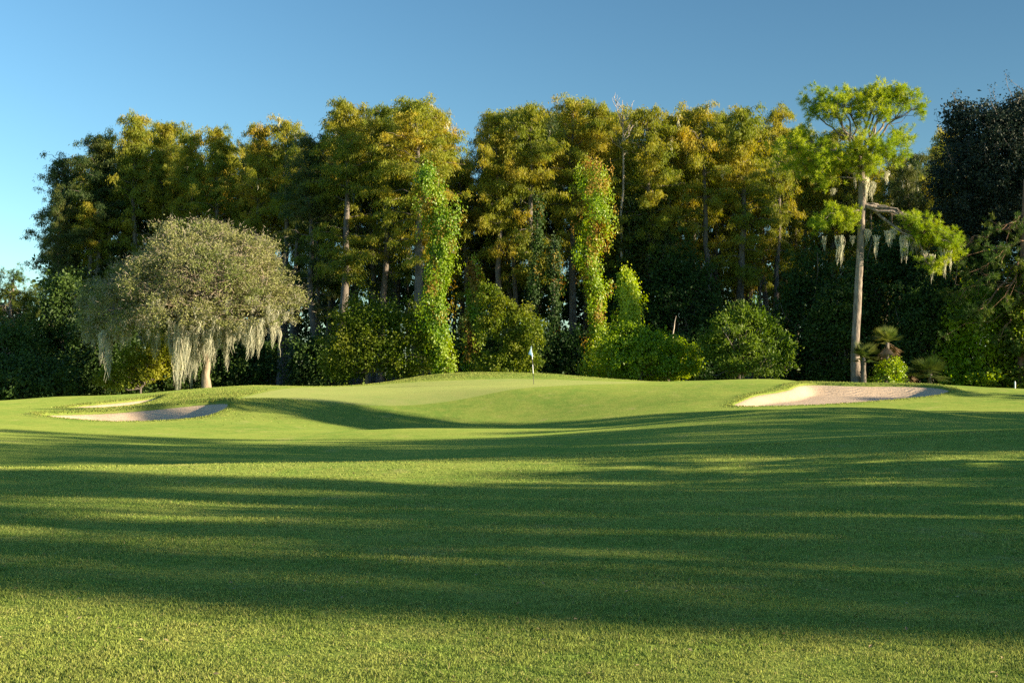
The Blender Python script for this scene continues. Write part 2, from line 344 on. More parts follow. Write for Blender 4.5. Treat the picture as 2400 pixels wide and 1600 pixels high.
# ------------------------------------------------------------------ grass blades
def blades(name, x, y, h, w, r, mat, label, z=None):
    n = len(x); z = Hturf(x, y) - .003 if z is None else z
    th = r.uniform(0, 2 * np.pi, n); lean = r.uniform(.1, .9, n) * h; la = r.uniform(0, 2 * np.pi, n)
    B = np.stack([x, y, z], 1); S = np.stack([np.cos(th), np.sin(th), 0 * th], 1) * (w / 2)[:, None]
    T = B + np.stack([np.cos(la) * lean, np.sin(la) * lean, h], 1)
    Mi = B + np.stack([np.cos(la) * lean * .3, np.sin(la) * lean * .3, h * .6], 1)
    V = np.stack([B - S, B + S, Mi + S * .8, T, Mi - S * .8], 1).reshape(-1, 3); i = np.arange(n)[:, None] * 5
    g = Geo(); g.add(V, Q=i + np.array([0, 1, 2, 4]), T=None); g.t.append((i + np.array([4, 2, 3])).astype(np.int32)); g.tm.append(np.zeros(n, np.int32))
    return tag(obj(name, g.mesh(name, mat)), label, 'grass', None, 'stuff')
r = np.random.default_rng(5)
NB = 760000
k = r.uniform(0, 1, NB); y = 1 / (1 / 5.2 + (1 / 30 - 1 / 5.2) * k ** .8); x = r.uniform(-.72, .72, NB) * y + r.normal(size=NB) * .3
cl = np.sin(x * 9 + 2 * np.sin(y * 7)) * np.sin(y * 11 + 2 * np.sin(x * 5)) * .35 + 1
cl *= 1 + .3 * np.sin(x * 1.3 + y * .8) * np.sin(y * 1.7 - x * .6)
blades('grass', x, y, r.uniform(.009, .026, NB) * cl * (1 + .012 * y), r.uniform(.0025, .0048, NB) * (1 + y * .11), r, M['blade'], 'short mown grass blades of the near fairway')
# rougher grass on the bunker lips and mounds
bx, by = [], []
for P in BUNK:
    n = 4500; i = r.integers(0, len(P), n); t = r.uniform(0, 1, n)[:, None]; Q = P[i] * (1 - t) + P[(i + 1) % len(P)] * t
    q = Q + unit(Q - P.mean(0)) * np.abs(r.normal(size=(n, 1))) * .35 - unit(Q - P.mean(0)) * .05
    bx.append(q[:, 0]); by.append(q[:, 1])
n = 26000; yy = r.normal(63.5, 3.2, n); uu = r.normal(500, 120, n); bx.append(XU(uu, yy)); by.append(yy)
n = 16000; yy = r.normal(75, 1.5, n); uu = r.normal(1050, 170, n); bx.append(XU(uu, yy)); by.append(yy)
bx = np.concatenate(bx); by = np.concatenate(by)
keep = np.ones(len(bx), bool)
for P in BUNK: keep &= sdist(bx, by, P) < .02
keep &= sdist(bx, by, GREEN) < -.1
bx, by = bx[keep], by[keep]
blades('rough_grass', bx, by, r.uniform(.02, .06, len(bx)), r.uniform(.02, .045, len(bx)), r, M['blade'], 'coarser grass on the bunker lips and mounds')

n = 260; y = 1 / (1 / 6.0 + (1 / 30 - 1 / 6.0) * r.uniform(0, 1, n)); x = r.uniform(-.5, .5, n) * y
g = Geo(); C = np.stack([x, y, Hturf(x, y) + .02], 1); D = r.normal(size=(n, 3)) * np.array([1, 1, .25]); cards(g, C, D, r.uniform(.02, .05, n), r.uniform(.012, .026, n), r, N=np.array([0, 0, 1.0]) + r.normal(size=(n, 3)) * .3, bend=.15)
M['litter'] = leafmat('fallen_leaf', (.34, .24, .12), (.22, .15, .08), (.4, .33, .18), trans=.1)
tag(obj('fallen_leaves', g.mesh('fallen_leaves', M['litter'])), 'small dry leaves scattered over the mown fairway', 'leaf litter', None, 'stuff')

# ------------------------------------------------------------------ tree builders
def moss_strands(g, pts, r, lo, hi, n=14, spread=.13, m=0, w=.05):
    """hanging tapered bundles of moss"""
    for p in pts:
        Lb = r.uniform(lo, hi)
        for _ in range(n):
            L = Lb * r.uniform(.45, 1); k = 6; t = np.linspace(0, 1, k)
            ox, oy = r.normal(size=2) * spread
            ph = r.uniform(0, 6.28); X = p[0] + ox * (1 - .75 * t) + .07 * np.sin(t * 9 + ph) ; Yy = p[1] + oy * (1 - .75 * t) + .07 * np.cos(t * 8 + ph)
            Z = p[2] - L * t + r.normal() * .05; ww = w * (1 - .75 * t) * r.uniform(.6, 1.3); a = r.uniform(0, np.pi); S = np.array([np.cos(a), np.sin(a), 0])
            P = np.stack([X, Yy, Z], 1); V = np.stack([P - S * ww[:, None], P + S * ww[:, None]], 1).reshape(-1, 3); i = np.arange(k - 1)[:, None] * 2
            g.add(V, Q=i + np.array([0, 1, 3, 2]), m=m)

def cypress_proto(seed, cb=.45, wid=2.7, dens=1.0, mat='cyp', droop=1.0, lean=0, moss=0, H=24.0):
    r = np.random.default_rng(seed); tr = Geo(); cr = Geo(); ms = Geo()
    zz = np.linspace(0, H * .98, 12); P = np.stack([np.cumsum(r.normal(size=12) * .12) + lean * (zz / H) ** 2, np.cumsum(r.normal(size=12) * .12), zz], 1)
    P[0, :2] = 0; R = .34 * (1 - zz / H) ** .8 + .03; R[0] *= 1.5
    tube(tr, P, R, 9, r=r, rough=.06)
    nb = int(80 * (1 - cb) / .55)
    for b in range(nb):
        f = cb + (1 - cb) * (b + r.uniform(0, 1)) / nb; f = min(f, .985)
        z = f * H; s = (1 - f) / (1 - cb)          # 0 top .. 1 base of the crown
        Lb = wid * (.42 + .75 * min(1, s * 2.2)) * r.uniform(.55, 1.15) * (1 - .35 * max(0, s - .6)) * .82
        if r.uniform() < .14: Lb *= 1.45
        if s > .5 and r.uniform() < .3 + .3 * s: continue
        az = b * 2.4 + r.normal() * .5; c0 = np.array([np.interp(z, zz, P[:, 0]), np.interp(z, zz, P[:, 1]), z])
        rise = (.55 - .75 * s) * Lb; e = c0 + np.array([np.cos(az) * Lb, np.sin(az) * Lb, rise])
        C = curve(c0, e, .12 * Lb, r, 7, .035); tube(tr, C, np.linspace(.045 * (1 + .5 * s), .01, 7), 4, r=r)
        nc = max(4, int(Lb * 2.7))
        for q in range(nc):
            t = .12 + .92 * (q + r.uniform(0, 1)) / nc
            j = min(max(t, 0), 1) * 6; i0 = min(int(j), 5); ctr = C[i0] + (C[i0 + 1] - C[i0]) * (j - i0)
            wdt = .6 * (1.15 - abs(t - .6)); ctr = ctr + np.array([r.normal() * wdt * .7, r.normal() * wdt * .7, r.normal() * .12])
            n = int(r.integers(74, 112) * dens)
            O = r.normal(size=(n, 3)) * np.array([.21, .21, .15]) ; O[:, 2] -= .9 * (O[:, 0] ** 2 + O[:, 1] ** 2)
            out = np.array([np.cos(az), np.sin(az), 0])
            D = r.normal(size=(n, 3)) * .45 + out * .25 + np.array([0, 0, -.95 * droop])
            cards(cr, ctr + O, D, r.uniform(.14, .36, n), r.uniform(.035, .075, n), r)
            if moss and r.uniform() < .08: moss_strands(ms, [ctr], r, .6, 1.8, 7, .1)
    return dict(H=H, parts=[('trunk', tr.mesh('cypress_trunk', M['bark'], True)), ('crown', cr.mesh('cypress_crown', M[mat]))] + ([('hanging_moss', ms.mesh('cypress_moss', M['moss']))] if ms.v else []))

def plant(name, proto, x, y, top=None, sxy=1.0, rot=0, label=None, cat='tree', group=None, sz=None, z=None):
    z0 = float(Hf(np.array([x]), np.array([y]))[0]) - .08 if z is None else z
    e = obj(name, None, loc=(x, y, z0)); e.empty_display_size = .5
    s = (top - z0) / proto['H'] if sz is None else sz
    e.scale = (sxy, sxy, s); e.rotation_euler = (0, 0, rot)
    tag(e, label, cat, group)
    for nm, me in proto['parts']:
        o = obj(nm, me, e)
        if nm == 'hanging_moss': o['kind'] = 'stuff'
    return e

def clumps(g, ells, K, per, cr, L, W, r, m=0, droop=.3, flat=.6, shell=.85, low=-.6, normal_out=False, jag=.0):
    """leaf clumps spread over the shells of a set of ellipsoids; returns clump centres"""
    vol = np.array([e[1][0] * e[1][2] for e in ells]); ch = r.choice(len(ells), K, p=vol / vol.sum()); cs = []
    for i in ch:
        c, R = np.array(ells[i][0], float), np.array(ells[i][1], float)
        d = unit(r.normal(size=3)); 
        while d[2] < low: d = unit(r.normal(size=3))
        rr = shell + (1 - shell) * r.uniform(-1.6, 1) + (r.uniform(0, jag) if r.uniform() < .15 else 0)
        p = c + d * R * rr
        if any(j != i and (((p - np.array(e[0])) / np.array(e[1])) ** 2).sum() < .55 for j, e in enumerate(ells)): continue
        if jag and math.sin(p[0] * 1.9 + p[1] * .7 + 1) * math.sin(p[2] * 2.1 + p[1] * .9) > .62 and r.uniform() < .85: continue
        cs.append(p); n = int(per * r.uniform(.6, 1.4)); s = cr * r.uniform(.6, 1.3)
        O = r.normal(size=(n, 3)) * .5 * s; O[:, 2] *= flat
        out = unit(d / R)
        D = r.normal(size=(n, 3)) * .8 + out * .5 + np.array([0, 0, -droop])
        N = None if not normal_out else r.normal(size=(n, 3)) * .35 + out
        cards(g, p + O, D, r.uniform(.6, 1.3, n) * L, r.uniform(.7, 1.2, n) * W, r, N=N, m=m)
    return np.array(cs)

# ---------------- cypress prototypes and the wood
protos = [cypress_proto(11, .46, 2.9), cypress_proto(12, .38, 2.6, droop=1.3), cypress_proto(13, .55, 3.1, moss=1), cypress_proto(14, .5, 2.4), cypress_proto(15, .42, 3.0, lean=1.0)]
shade_protos = [cypress_proto(21, .3, 3.0, mat='cyp_shade', dens=.9), cypress_proto(22, .36, 2.7, mat='cyp_shade', moss=1, dens=.9), cypress_proto(23, .5, 2.4, mat='cyp_shade', dens=.8)]
wood = 'tall cypresses along the front of the wood'
front = [  # u, top v, distance, width scale, prototype, shade-toned leaves, label
 (150,380,117,1.15,1,1,'outermost dark cypress at the open-sky end of the wood, crown down to the shrubs'),
 (232,338,114,1.1,0,1,'dark cypress second from the open-sky end of the wood, stepped flat top'),
 (317,276,113,1.0,1,0,'first tall peak of the wood, a cypress with pale trunk above the mossy oak'),
 (392,295,116,1.0,0,0,'cypress with broad golden top just right of the pale-trunked peak above the mossy oak'),
 (455,322,112,.95,3,0,'low shouldered cypress beside the first dip in the skyline above the mossy oak'),
 (515,308,110,1.0,1,0,'orange tinted cypress with twin tufts directly above the dome of the mossy oak'),
 (601,302,108,.85,3,0,'narrow green pointed cypress above the right half of the mossy oak'),
 (662,290,107,1.0,2,0,'golden topped cypress just right of the narrow green pointed one'),
 (735,330,100,.9,0,1,'dark low-topped cypress in the shadow of the big pointed crown beside it'),
 (806,248,98,1.2,1,0,'tall pointed cypress with heavy dark middle, over the left edge of the yellow-green shrub tree'),
 (890,268,100,1.0,4,0,'cypress with small reddish tip between two much broader crowns'),
 (985,244,94,1.25,0,0,'broad cypress with layered green gold top left of the blue notch in the skyline'),
 (1022,262,96,.85,2,0,'cypress right behind the vine tower, its limbs reaching over the blue notch'),
 (1166,272,98,.95,3,0,'cypress with fresh green dome just right of the blue notch in the skyline'),
 (1236,258,97,1.1,1,0,'flat topped golden cypress above the flagstick'),
 (1335,244,99,1.1,0,0,'highest cypress of the central golden group, above the second vine tower'),
 (1388,252,97,.95,3,0,'cypress with pale olive plume left of the bare grey snag'),
 (1425,268,102,.85,1,0,'narrow golden cypress touching the bare grey snag'),
 (1512,267,97,1.1,0,0,'bright green cypress standing clear right of the bare grey snag'),
 (1576,276,99,.95,4,0,'cypress with feathery brownish green side, behind the dead stump'),
 (1620,268,103,.9,3,0,'pale sunlit cypress tip peeping between two nearer crowns'),
 (1662,264,98,1.0,2,0,'cypress with spread brown-gold crown and moss above the glossy shrub'),
 (1750,262,98,1.2,1,0,'stout pointed cypress, last broad peak before the lone pine'),
 (1834,262,102,.85,3,0,'slim golden spire touching the needles of the lone pine'),
 (1955,310,106,1.0,0,0,'olive cypress seen through the crown of the lone pine'),
 (2146,366,108,1.0,2,1,'low dark cypress between the lone pine and the big black oak'),
 (2218,312,112,.9,1,0,'golden cypress tip rising beside the black oak edge'),
]
r = np.random.default_rng(77)
for u, vt, y, w, p, dk, lb in front:
    pr = (shade_protos[p % 3] if dk else protos[p])
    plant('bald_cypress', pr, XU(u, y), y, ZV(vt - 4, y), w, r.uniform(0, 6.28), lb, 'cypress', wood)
su = [f[0] for f in front]; sv = [f[1] for f in front]
for i in range(120):                                   # deeper in the wood, some with shade put into the leaf colour
    u = 130 + (i + r.uniform(0, 1)) * (2230 - 130) / 120; y = r.uniform(103, 126) + (9 if u < 600 else 0)
    vt = np.interp(u, su, sv) + (r.uniform(6, 50) if i % 2 else r.uniform(30, 120))
    if 1050 < u < 1120: vt += 100
    if 455 < u < 500 or 700 < u < 740: vt += 40
    plant('bald_cypress', (shade_protos + protos)[i % 8], XU(u, y), y, ZV(vt, y), r.uniform(.65, .95), r.uniform(0, 6.28), 'slender shaded cypress standing deep inside the wood', 'cypress', 'cypresses deeper in the wood')

# ---------------- bare grey snag
def dead_tree(seed, H, R0, nb):
    r = np.random.default_rng(seed); g = Geo(); z = np.linspace(0, H, 14); P = np.stack([np.cumsum(r.normal(size=14) * .06), np.cumsum(r.normal(size=14) * .06), z], 1); P[0, :2] = 0
    tube(g, P, R0 * (1 - z / H) ** .7 + .02, 7, r=r, rough=.05)
    for b in range(nb):
        f = r.uniform(.8, .98); c = np.array([np.interp(f * H, z, P[:, 0]), np.interp(f * H, z, P[:, 1]), f * H]); a = r.uniform(0, 6.28); L = (1.1 - f) * H * .2 + .5
        e = c + np.array([np.cos(a) * L * .6, np.sin(a) * L * .6, L * r.uniform(.6, 1.2)]); C = curve(c, e, -.1 * L, r, 5, .05); tube(g, C, np.linspace(.05, .015, 5), 4, r=r)
        for _ in range(3):
            q = C[r.integers(1, 5)]; a2 = a + r.normal(); tube(g, curve(q, q + np.array([np.cos(a2) * .4, np.sin(a2) * .4, r.uniform(.3, .8)]), 0, r, 4, .05), np.linspace(.03, .01, 4), 3, r=r)
    return dict(H=H, parts=[('trunk', g.mesh('dead_trunk', M['deadwood'], True))])
plant('dead_tree', dead_tree(3, 24, .16, 12), XU(1463, 97), 97, ZV(234, 97), 1, 0, 'bare pale grey snag poking above the golden cypress tops', 'dead tree')
x, y = XU(1563, 86), 86
e = plant('dead_snag', dead_tree(9, 4.6, .34, 0), x, y, ZV(738, 86), .4, 0, 'short broken bleached stump leaning out of the green vine mound', 'dead tree'); e.rotation_euler = (0, rad(7), 0)

# ---------------- distant wood filling the gaps low down (a mass nobody could count)
r = np.random.default_rng(31); g = Geo()
ells = []
for i in range(80):
    u = -150 + i * 2750 / 80; y = r.uniform(126, 136); h = r.uniform(10, 16) * (1 if 150 < u else .5)
    ells.append(((XU(u, y), y, h * .45), (3.6, 3, h * .6)))
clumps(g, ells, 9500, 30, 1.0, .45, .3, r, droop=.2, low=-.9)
tag(obj('distant_wood', g.mesh('distant_wood', M['vine_shade'])), 'dark mass of far undergrowth behind the cypress trunks', 'wood', None, 'stuff')

# ---------------- vines and shrubs
def vine_tower(name, pts, y, seed, K, label, mats=('vine', 'russet'), rfrac=(.0, .6), leaf=.165, thick=.9, per=34):
    """pts: (u centre, v, half width in px) from top to bottom, round column of hanging leaves"""
    r = np.random.default_rng(seed); pts = np.array(pts, float); x = XU(pts[:, 0], y); z = ZV(pts[:, 1], y); hw = pts[:, 2] * y / F * .72
    x0, z0 = x[-1], float(Hf(np.array([x[-1]]), np.array([y]))[0])
    e = obj(name, None, loc=(x0, y, z0)); tag(e, label, 'vine')
    g = Geo(); hts = z.max() - z0
    for k in range(int(K * 1.35)):
        zz = r.uniform(z.min(), z.max()); o = np.argsort(z); cx = np.interp(zz, z[o], x[o]); rw = np.interp(zz, z[o], hw[o])
        a = r.uniform(0, 2 * np.pi); rr = rw * (r.uniform(.5, 1.0) + .4 * math.sin(zz * 1.1 + a * 2 + seed) * math.sin(zz * .53 + seed) + (1.3 * r.uniform() if r.uniform() < .22 else 0)); out = np.array([np.cos(a), np.sin(a), 0])
        p = np.array([cx + np.cos(a) * rr - x0, np.sin(a) * rr * thick, zz - z0]); n = int(per * r.uniform(.5, 1.3))
        O = r.normal(size=(n, 3)) * np.array([.17, .17, .30])
        D = np.array([0, 0, -1.0]) + r.normal(size=(n, 3)) * .4 + out * .25; N = out + r.normal(size=(n, 3)) * .4
        f = (zz - z.min()) / (z.max() - z.min()); pr = rfrac[0] + (rfrac[1] - rfrac[0]) * f
        m = 1 if (r.uniform() < pr and math.sin(zz * 1.3 + a * 1.5 + seed) > -.3) else 0
        cards(g, p + O, D, r.uniform(.7, 1.25, n) * leaf, r.uniform(.7, 1.1, n) * leaf * .85, r, N=N, m=m, bend=.08)
    obj('leaves', g.mesh('vine_leaves', [M[mats[0]], M[mats[1]]]), e)
    s = Geo(); o = np.argsort(z)
    tube(s, np.stack([x[o] - x0, 0 * x[o], z[o] - z0 - .05], 1) + np.c_[r.normal(size=(len(x), 2)) * .05, np.zeros(len(x))], np.linspace(.16, .04, len(x)), 6, r=r, rough=.1)
    obj('stem', s.mesh('vine_stem', M['bark'], True), e)
    return e
vine_tower('climbing_vine', [(1000,395,22),(1005,450,34),(1032,520,42),(1036,600,30),(1018,680,34),(1014,760,34),(1032,830,24),(1042,905,22)], 80.5, 41, 480, 'tall bright green vine tower left of the blue notch, russet near its top', rfrac=(0, .55))
vine_tower('climbing_vine', [(1390,385,34),(1395,450,44),(1404,520,34),(1372,600,34),(1396,680,26),(1402,760,16),(1390,900,44)], 89, 42, 430, 'tall vine tower with orange-brown upper leaves above the flagstick green', rfrac=(.0, .6))
vine_tower('climbing_vine', [(1262,470,8),(1258,560,12),(1255,640,10),(1245,720,14),(1240,800,24),(1250,905,36)], 94, 43, 150, 'thin dark vine strand on a trunk directly behind the flag', mats=('vine_shade', 'russet'), rfrac=(0, .2))
vine_tower('climbing_vine', [(1300,560,12),(1296,620,18),(1300,700,14),(1300,905,20)], 94, 44, 110, 'thin vine strand with yellow leaves between the two vine towers', mats=('vine_shade', 'russet'), rfrac=(.1, .3))  # shade on this strand comes from the dim leaf colour
vine_tower('climbing_vine', [(1465,640,10),(1475,690,24),(1478,760,34),(1470,820,50),(1465,900,60)], 86, 45, 420, 'pointed vine-smothered stub rising from the right vine mound', rfrac=(0, 0))
vine_tower('climbing_vine', [(1110,610,10),(1118,650,14),(1112,720,16),(1105,905,40)], 92, 46, 200, 'golden brown vine on a pale trunk right of the vine tower', rfrac=(.2, 1))

def shrub(name, ells_px, y, seed, K, per, cr, L, W, mat, label, cat='shrub', droop=.3, flat=.8, stem=True, group=None, low=-.7, nrm=False, shell=.85, jag=.15, bark='bark', twigs=0, depth=.8):
    """ellipses in px (u, v, half width, half height) standing at distance y"""
    r = np.random.default_rng(seed); u0, v0 = ells_px[0][0], ells_px[0][1]; x0 = XU(u0, y); z0 = float(Hf(np.array([x0]), np.array([y]))[0]) - .03
    e = obj(name, None, loc=(x0, y, z0)); tag(e, label, cat, group); g = Geo(); k = y / F
    E = [((XU(u, y) - x0, (r.uniform(-.3, .3) * a * k if i else 0), ZV(v, y) - z0), (a * k, a * k * depth, b * k)) for i, (u, v, a, b) in enumerate(ells_px)]
    cs = clumps(g, E, K, per, cr, L, W, r, droop=droop, flat=flat, low=low, normal_out=nrm, shell=shell, jag=jag)
    cs2 = clumps(g, [(c, tuple(np.array(R) * .72)) for c, R in E], K // 3, per, cr * 1.3, L * 1.2, W * 1.2, r, droop=droop, low=-.9)
    obj('foliage', g.mesh('foliage', M[mat]), e)
    if stem:
        s = Geo(); hh = max(c[2] for c, R in E)
        tp = np.array([0, 0, max(.5, E[0][0][2] * .35)]); tube(s, curve((0, 0, -.1), tp, 0, r, 5, .03), np.linspace(.06, .045, 5) * (1 + hh * .25), 7, r=r, rough=.05)
        for c in cs[:: max(1, len(cs) // 26)]:
            tube(s, curve(tp, c, .05 * np.linalg.norm(c), r, 6, .05), np.linspace(.035, .01, 6) * (1 + hh * .15), 5, r=r)
        obj('stem', s.mesh('stem', M[bark], True), e)
    return e
# sunlit ones
shrub('shrub_tree', [(860,800,78,90),(838,742,58,56),(905,770,40,56),(880,830,60,60),(960,830,74,80),(1000,850,56,60),(975,765,38,48),(800,850,44,50)], 82, 51, 520, 60, .62, .19, .10, 'shrub', 'yellow-green feathery shrub tree at the foot of the tall vine tower', 'tree', jag=.5)
shrub('vine_drape', [(1146,690,24,34),(1176,725,34,40),(1150,770,30,40),(1215,745,30,30),(1246,780,28,48),(1210,800,30,30),(1180,860,60,50),(1240,850,30,40)], 83.5, 52, 330, 34, .34, .19, .11, 'shrub', 'ragged vine drape hanging over a dead limb, left of the flag', 'vine', droop=.9, stem=False, jag=.6)
shrub('vine_mound', [(1500,815,70,50),(1450,820,60,60),(1550,820,60,44),(1600,845,44,44),(1520,860,110,44),(1470,780,36,30)], 85, 53, 640, 42, .42, .17, .13, 'vine', 'bright rounded vine mound right of the flag beneath the pointed stub', 'vine', nrm=True, droop=.6)
shrub('glossy_shrub', [(1740,810,70,70),(1755,755,36,48),(1795,775,30,44),(1700,770,30,40),(1680,815,40,50),(1820,825,36,50),(1760,850,90,44),(1720,735,18,24)], 82, 54, 420, 40, .42, .24, .09, 'glossy', 'big glossy-leaved shrub with upright shoots beside the sand bunker', 'shrub', droop=-.5, jag=.55)
shrub('vine_mound', [(2085,875,34,40),(2080,900,44,30)], 78, 55, 130, 30, .3, .14, .1, 'vine', 'small bright vine clump between the two palmettos', 'vine', nrm=True)
shrub('shrub', [(330,855,62,62),(375,840,50,56),(280,885,50,40)], 84, 56, 330, 34, .4, .17, .11, 'shrub', 'shrub with mixed green and brown vine leaves beneath the mossy oak', 'shrub', droop=.5)
# shaded ones, mostly in leaf tones that carry the shade
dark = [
 (70,800,95,110,98,'vine_shade','dark rounded thicket under the far-left pine','thicket'),
 (165,770,75,130,96,'vine_shade','dark tree-like thicket below the drooping edge of the outermost cypress','thicket'),
 (20,830,70,70,86,'vine_shade','dark bushes hiding the foot of the far-left pine','thicket'),
 (2620,760,120,190,86,'vine_shade','leafy bushes past the edge beyond the reddish pine trunk','thicket'),
 (60,910,120,75,84,'vine_shade','low dark vine bank at the far-left end of the fairway','vine'),
 (240,830,90,120,92,'vine_shade','dark vine-hung thicket behind the mossy oak','thicket'),
 (560,860,70,70,98,'vine_shade','low black thicket right of the mossy oak trunk','thicket'),
 (745,860,70,80,96,'vine_shade','low thicket left of the yellow-green shrub tree','thicket'),
 (1120,830,70,110,95,'vine_shade','dark shrub in the hollow between vine tower and vine drape','thicket'),
 (1230,850,80,90,93,'vine_shade','dark ivy-covered mound right behind the flag','thicket'),
 (1350,860,70,90,93,'vine_shade','dark thicket at the foot of the orange-brown vine tower','thicket'),
 (1600,720,90,150,95,'vine_shade','tall dark leafy tree behind the dead stump','thicket'),
 (1640,850,80,80,90,'vine_shade','dark thicket between the vine mound and the glossy shrub','thicket'),
 (1900,760,80,170,94,'vine_shade','dark vine wall left of the lone pine trunk','vine'),
 (1960,800,70,150,90,'vine_shade','dark vine wall directly behind the lone pine trunk','vine'),
 (2080,730,95,210,92,'vine_shade','tall vine wall between the lone pine and the right-hand trees','vine'),
 (2180,790,90,160,88,'vine_shade','dark bushes behind the third palmetto','thicket'),
 (2300,800,100,150,86,'vine','leafy bushes beside the reddish pine trunk','thicket'),  # brighter leaf colour imitates patches of sun on these bushes
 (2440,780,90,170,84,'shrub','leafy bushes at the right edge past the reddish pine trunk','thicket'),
 (1470,740,70,150,97,'vine_shade','dark leafy tree behind the pointed vine stub','thicket'),
 (1500,560,75,110,98,'cyp_shade','dark broad-leaved crown halfway up below the bare snag','tree'),
 (2370,660,110,120,92,'vine_shade','dark leafy mass under the black oak behind the red-barked pine','thicket'),
 (2260,640,80,110,95,'cyp_shade','olive-dark tree filling the space under the left side of the black oak','tree'),
 (420,800,90,110,97,'vine_shade','dark tree filling the space behind the mossy oak crown','thicket'),
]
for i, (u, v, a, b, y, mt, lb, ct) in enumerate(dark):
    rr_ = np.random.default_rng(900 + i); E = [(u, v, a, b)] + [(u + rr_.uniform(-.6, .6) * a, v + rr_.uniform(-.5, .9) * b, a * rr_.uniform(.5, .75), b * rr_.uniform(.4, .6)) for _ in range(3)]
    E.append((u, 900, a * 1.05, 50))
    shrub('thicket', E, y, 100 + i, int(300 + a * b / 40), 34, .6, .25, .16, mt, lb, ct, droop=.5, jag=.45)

# ---------------- the mossy oak
def mossy_oak():
    y = 80; r = np.random.default_rng(61); x0 = XU(483, y); z0 = float(Hf(np.array([x0]), np.array([y]))[0]) - .05; k = y / F
    e = obj('mossy_oak', None, loc=(x0, y, z0)); tag(e, 'wide domed oak hung with pale spanish moss, alone before the wood', 'oak')
    def W3(u, v, dy=0): return np.array([XU(u, y) - x0, dy, ZV(v, y) - z0])
    lob = [(500,600,105,72,1.5),(430,610,85,62,-1.2),(560,610,80,66,-.6),(505,660,110,80,-2.6),(620,665,66,72,-.6),(390,680,82,72,-2.6),(600,735,72,62,-2),(655,725,44,52,.4),(330,665,62,50,-.4),
           (410,550,50,32,0),(612,588,42,34,.5),(684,705,32,38,0),(345,622,44,34,.5),(218,700,40,40,.5),(300,725,72,60,-1.4),(245,735,58,66,.2),(225,775,34,40,0),(450,745,90,56,-3.3),(540,750,80,52,-2.6),(360,765,70,46,-2.2),(480,560,70,42,.2),(560,680,90,80,2),(400,680,110,90,2.4),(270,780,50,34,-1)]
    E = [(W3(u, v, dy), (a * k, a * k * .85, b * k)) for u, v, a, b, dy in lob]
    t = Geo(); P = np.array([W3(484, 915), W3(482, 880), W3(486, 850), W3(478, 815), W3(482, 770, .2)]); P[0, 2] = -.15
    tube(t, P, [.36, .26, .25, .25, .24], 12, r=r, rough=.1)
    fork = P[-1]; st = []
    for tgt in ((330, 690, -1), (400, 640, 1.5), (500, 600, -1.2), (590, 650, 1), (620, 730, -1.5), (470, 620, 2.5), (280, 740, 1), (540, 690, -3), (400, 720, -2.8)):
        C = curve(fork, W3(*tgt), .5, r, 8, .05); tube(t, C, np.linspace(.2, .07, 8), 7, r=r, rough=.08); st.append(C)
    g = Geo(); tw = Geo()
    cs = clumps(g, E, 2100, 56, .52, .14, .08, r, droop=.1, low=-.5, shell=.9, jag=.22)
    for c in cs[::4]:
        C = st[r.integers(len(st))]; q = C[r.integers(3, 8)]; tube(t, curve(q, c, .1, r, 5, .06), np.linspace(.05, .015, 5), 4, r=r)
    n = 60; 
    for c in cs:                                       # fine grey twigs between the leaves
        O = r.normal(size=(14, 3)) * .34; D = unit(c - np.array([0, 0, 4.0])) * .8 + r.normal(size=(14, 3)) * .8
        cards(tw, c + O, D, r.uniform(.15, .4, 14), .026, r)
    low = clumps(g, [(c, tuple(np.array(R) * np.array([.95, .95, .6]))) for c, R in E], 700, 24, .5, .13, .07, r, low=-.95)
    obj('trunk', t.mesh('oak_trunk', M['oakbark'], True), e); obj('crown', g.mesh('oak_crown', M['oak']), e); obj('twigs', tw.mesh('oak_twigs', M['twig']), e)
    m = Geo()
    def hang(u, v, n, lo, hi, sp=14, num=16):
        pts = [W3(u + r.normal() * sp, v + r.normal() * 12 - 6, r.uniform(-3.2, .5)) for _ in range(n)]
        for p in pts: p[2] += r.uniform(0, .5); q = r.uniform(.2, 1.15) ** 1.2; moss_strands(m, [p], r, lo * q, hi * q, int(num * 1.3 * r.uniform(.5, 1.3)), .06 + .08 * q, w=.026)
    hang(440, 800, 12, 2.0, 3.0, 9, 20); hang(440, 790, 5, 1.4, 2.2, 14); hang(475, 790, 12, 1.6, 2.9, 12); hang(510, 780, 12, 1.2, 2.1, 14); hang(550, 780, 13, 1.2, 2.0, 14); hang(590, 775, 13, 1.2, 2.2, 12)
    hang(612, 770, 6, 1.5, 2.2, 8); hang(655, 755, 5, .9, 1.7, 7); hang(685, 740, 3, .5, 1.1, 6); hang(268, 800, 3, 1.8, 2.9, 4, 14); hang(320, 790, 4, 1.2, 2.2, 10, 14); hang(350, 780, 3, .8, 1.5, 10); hang(400, 790, 4, .8, 1.6, 12)
    hang(540, 740, 10, .5, 1.0, 50); hang(330, 770, 8, .5, 1.0, 50); hang(470, 760, 10, .5, 1.1, 50)
    hang(438, 790, 22, 3.2, 4.4, 9, 16); hang(470, 790, 12, 2.6, 4.0, 10, 16); hang(490, 790, 16, 2.2, 3.6, 16, 16); hang(630, 770, 8, 1.4, 2.4, 16, 16); hang(560, 780, 14, 1.8, 2.8, 30, 14); hang(515, 800, 6, 2.0, 3.0, 10, 16); hang(610, 780, 5, 2.0, 2.8, 8, 16); hang(268, 800, 4, 2.4, 3.2, 5, 16); hang(350, 790, 4, 1.6, 2.6, 12, 14)
    for c in cs:
        if c[2] < ZV(680, y) - z0 and r.uniform() < .4: moss_strands(m, [c], r, .3, 1.0, 7, .12, w=.025)
    tag(obj('hanging_moss', m.mesh('oak_moss', M['moss']), e), kind='stuff')
mossy_oak()

